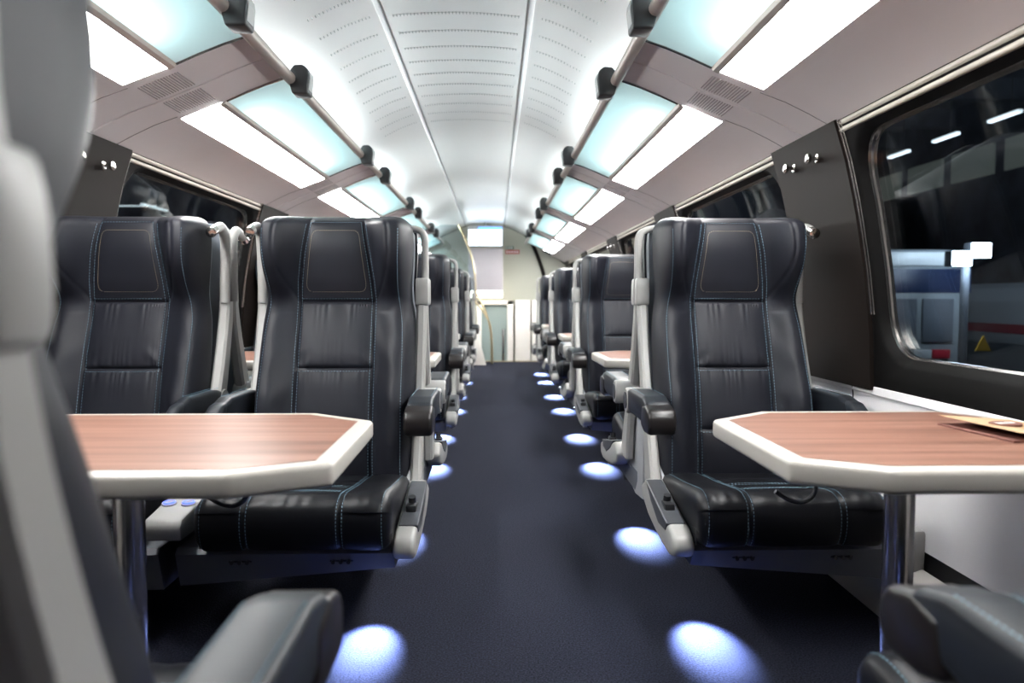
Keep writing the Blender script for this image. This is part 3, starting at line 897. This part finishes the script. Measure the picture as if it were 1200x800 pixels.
# stair enclosure on the left with glass and curved brass rails
t = empty('glass_partition', (0, 10.5, 0), 0, 'curved glass partition with brass edge beside the stairs at the far left end', 'partition')
edge = catmull([(-.52, 0, 2.06), (-.40, 0, 1.80), (-.33, 0, 1.58), (-.29, 0, 1.35), (-.275, 0, 1.12), (-.275, 0, .95)], 6)
V = []; F = []
for p in edge:
    for yv in (-.005, .005): V += [(p.x, yv, p.z), (max(-1.5, -1.05 - (2.1 - p.z) * .4), yv, p.z)]
for k in range(len(edge) - 1):
    for a_, b_ in ((0, 1), (2, 3), (0, 2), (1, 3)): F.append((4 * k + a_, 4 * k + b_, 4 * k + 4 + b_, 4 * k + 4 + a_))
finish('pane', V, F, 'glass', t, 0)
m = MB(); m.tube(edge, .014, 10); m.build('brass_edge', 'brass', t)
t = empty('stair_handrail', (0, 11.2, 0), 0, 'pair of curved brass handrails at the stairs left of the end door', 'handrail')
for q, dx in enumerate((0, .09)):
    m = MB(); m.tube(catmull([(-.30 + .0 * q, 0, 1.12 - .18 * q), (-.24 + dx * .2, 0, 1.0 - .13 * q), (-.15 + dx * .2, 0, .82 - .10 * q), (-.08 + dx * .1, 0, .58), (-.055 + dx * .1, 0, .30), (-.05 + dx * .1, 0, -.15)], 6), .014, 10); m.build('rail', 'brass', t)
m = MB(); m.prism([(-.75, 0), (-.75, .75), (-.42, .72), (-.25, .45), (-.13, .0)], 'y', 10.9, 10.94, .006); struct(m.build('wall_stair_side', 'door_white', None))

# ------------------------------------------------------------------ outside the windows: a station at night
m = MB(); m.box(-40, 40, -30, 60, -3.2, -3.0); struct(m.build('ground', 'duct', None, 0))
M['station_wall'] = mat('station_wall', (.09, .10, .12), .8, vary=(1, .4))
M['train_white'] = mat('train_white', (.62, .64, .66), .4)
M['train_blue'] = mat('train_blue', (.015, .026, .07), .4)
M['train_grey'] = mat('train_grey', (.22, .24, .26), .5)
M['train_red'] = mat('train_red', (.5, .03, .05), .4)
M['flood'] = mat('flood', (.9, .9, .9), .5, emit=(.72, .84, 1), estr=30)
M['tubelamp'] = mat('tubelamp', (.9, .9, .9), .5, emit=(.9, .97, 1), estr=1.1)
M['lit_window'] = mat('lit_window', (.4, .4, .35), .5, emit=(.75, .8, .7), estr=.07)
M['warn'] = mat('warn', (.55, .32, .03), .5)
m = MB(); m.box(18, 18.4, -10, 50, -3, 9); struct(m.build('wall_station', 'station_wall', None, 0))
m = MB(); m.box(4, 18.2, -10, 50, 8.4, 8.7); struct(m.build('ceiling_station', 'station_wall', None, 0))
m = MB(); m.box(-12.4, -12, -10, 50, -3, 9); struct(m.build('wall_station_left', 'station_wall', None, 0))
rb2 = MB()
for k in range(9): rb2.box(4, 18.2, 8.4 + k * 4.0, 8.75 + k * 4.0, 7.7, 8.4)
struct(rb2.build('ceiling_station_beams', 'station_wall', None, 0))
sl2 = bpy.data.lights.new('station_roof_fill', 'AREA'); sl2.energy = 420; sl2.size = 6; sl2.color = (.75, .86, 1)  # added fill without a fixture, shines up to lighten the station roof
so2 = bpy.data.objects.new('station_roof_fill', sl2); COL.objects.link(so2); so2.location = (10.5, 14, 3.6); so2.rotation_euler = (PI, 0, 0)
wd = MB()
for k in range(7): wd.box(17.9, 17.99, 14 + k * 3.0, 16.4 + k * 3.0, 5.5, 6.6)
struct(wd.build('window_station', 'lit_window', None, 0))
# other train
t = empty('train', (9.0, 14, -2), 0, 'white train with a red stripe standing outside the right window', 'train')
b = MB(); b.prism([(0, 2.2), (-.05, 2.5), (0, 2.95), (.25, 3.2), (.8, 3.3), (2.6, 3.3), (2.9, 2.9), (2.95, 2.2)], 'y', -3.0, 18, .04); b.build('body', 'train_white', t)
b = MB(); b.prism([(-.065, 2.40), (-.065, 2.56), (.06, 2.56), (.06, 2.40)], 'y', -3.01, 18.01); b.build('stripe', 'train_red', t, 0)
b = MB(); b.prism([(.05, .3), (.05, 2.22), (2.8, 2.22), (2.8, .3)], 'y', -2.9, 17.9); b.build('underframe', 'train_grey', t, 0)
t = empty('train', (4.6, 9.6, -2), 0, 'blue and grey train end standing left of the floodlight outside the right window', 'train')
b = MB(); b.prism([(0, .5), (0, 3.55), (.2, 3.66), (1.55, 3.66), (1.75, 3.5), (1.75, .5)], 'y', 0, 14, .04); b.build('body', 'train_grey', t)
b = MB(); b.box(-.02, 1.77, -.02, 14, 3.08, 3.40, .01); b.build('blue_band', 'train_blue', t)
b = MB(); b.box(-.025, 1.775, -.03, 14, 3.44, 3.62, .01); b.build('white_band', 'train_white', t)
b = MB(); b.box(1.0, 1.25, -.05, 0, 2.2, 2.32, .01); b.build('white_marker', 'train_white', t)
b = MB(); b.box(1.26, 1.5, -.05, 0, 2.2, 2.32, .01); b.build('red_marker', 'train_red', t)
for q in (.12, .62, 1.12):
    b = MB(); b.box(q, q + .42, -.03, 0, 2.42, 3.0, .01); b.build('window', 'station_wall', t)
t = empty('floodlight', (5.9, 9.0, -3), 0, 'bright white floodlight pair on a pole outside the right window', 'floodlight')
b = MB(); b.cyl((0, 0, 0), (0, 0, 4.42), .05, 14); b.build('pole', 'station_wall', t)
for k, (dx, dz) in enumerate(((-.10, 4.5), (.14, 4.60))):
    b = MB(); b.box(dx - .13, dx + .13, -.08, .08, dz - .10, dz + .10, .02); h = b.build('lamp_head', 'black_plastic', t)
    b = MB(); b.box(dx - .12, dx + .12, -.088, -.078, dz - .09, dz + .09); b.build('lamp_glass', 'flood', h, 0)
b = MB(); b.prism([(.10, 3.35), (.30, 3.35), (.20, 3.54)], 'y', -.1, -.08); b.build('warning_plate', 'warn', t, 0)
fld = bpy.data.lights.new('floodlight_beam', 'AREA'); fld.energy = 45; fld.size = .5; fld.color = (.75, .86, 1)
fo = bpy.data.objects.new('floodlight_beam', fld); COL.objects.link(fo); fo.location = (5.9, 8.8, 1.6); fo.rotation_euler = (math.radians(80), 0, math.radians(-25))
for k in range(5):
    b = MB(); b.box(8.0, 8.09, 9.6 + k * 1.5, 10.3 + k * 1.5, 3.85, 3.90, .01)
    lo_t = b.build('tube_lamp', 'tubelamp', None); b = MB(); b.cyl((8.045, 9.8 + k * 1.5, 3.89), (8.045, 9.8 + k * 1.5, 8.41), .008, 6); b.build('hanger', 'black_plastic', lo_t)
    tag(lo_t, f'bright station tube lamp under the dark roof, {["nearest","second","third","fourth","fifth"][k]} of the row outside the right window', 'lamp', 'station tube lamps')
for k in range(3):
    b = MB(); b.box(-9.1, -9.0, 9 + k * 5, 10.4 + k * 5, 3.4, 3.45, .01); b.box(-12.01, -9.0, 9.68 + k * 5, 9.72 + k * 5, 3.45, 3.48)
    tag(b.build('tube_lamp', 'tubelamp', None), f'faint station tube lamp outside the left windows, {["nearest","second","third"][k]} of its row', 'lamp', 'left station lamps')

# ------------------------------------------------------------------ camera, world, view
w = bpy.data.worlds.new('World'); bpy.context.scene.world = w; w.use_nodes = True
w.node_tree.nodes['Background'].inputs[0].default_value = (.02, .025, .035, 1)
w.node_tree.nodes['Background'].inputs[1].default_value = .4
cam = bpy.data.cameras.new('Camera'); co = bpy.data.objects.new('Camera', cam); COL.objects.link(co)
cam.sensor_width = 36; cam.lens = 36 * 850 / 1200
co.location = (0, 0, EYE)
co.rotation_euler = (PI / 2 - math.atan(50 / 850), 0, -math.atan(20 / 850))
cam.dof.use_dof = True; cam.dof.focus_distance = 2.45; cam.dof.aperture_fstop = 2.6
cam.clip_start = .02; cam.clip_end = 200
sc = bpy.context.scene
sc.camera = co
sc.view_settings.view_transform = 'Standard'; sc.view_settings.look = 'None'
sc.view_settings.gamma = 1; sc.view_settings.use_curve_mapping = False
sc.view_settings.exposure = .1
sc.cycles.use_denoising = True
sc.cycles.max_bounces = 8; sc.cycles.diffuse_bounces = 4; sc.cycles.glossy_bounces = 4; sc.cycles.transparent_max_bounces = 12
sc.cycles.caustics_reflective = False; sc.cycles.caustics_refractive = False
sc.cycles.sample_clamp_indirect = 6
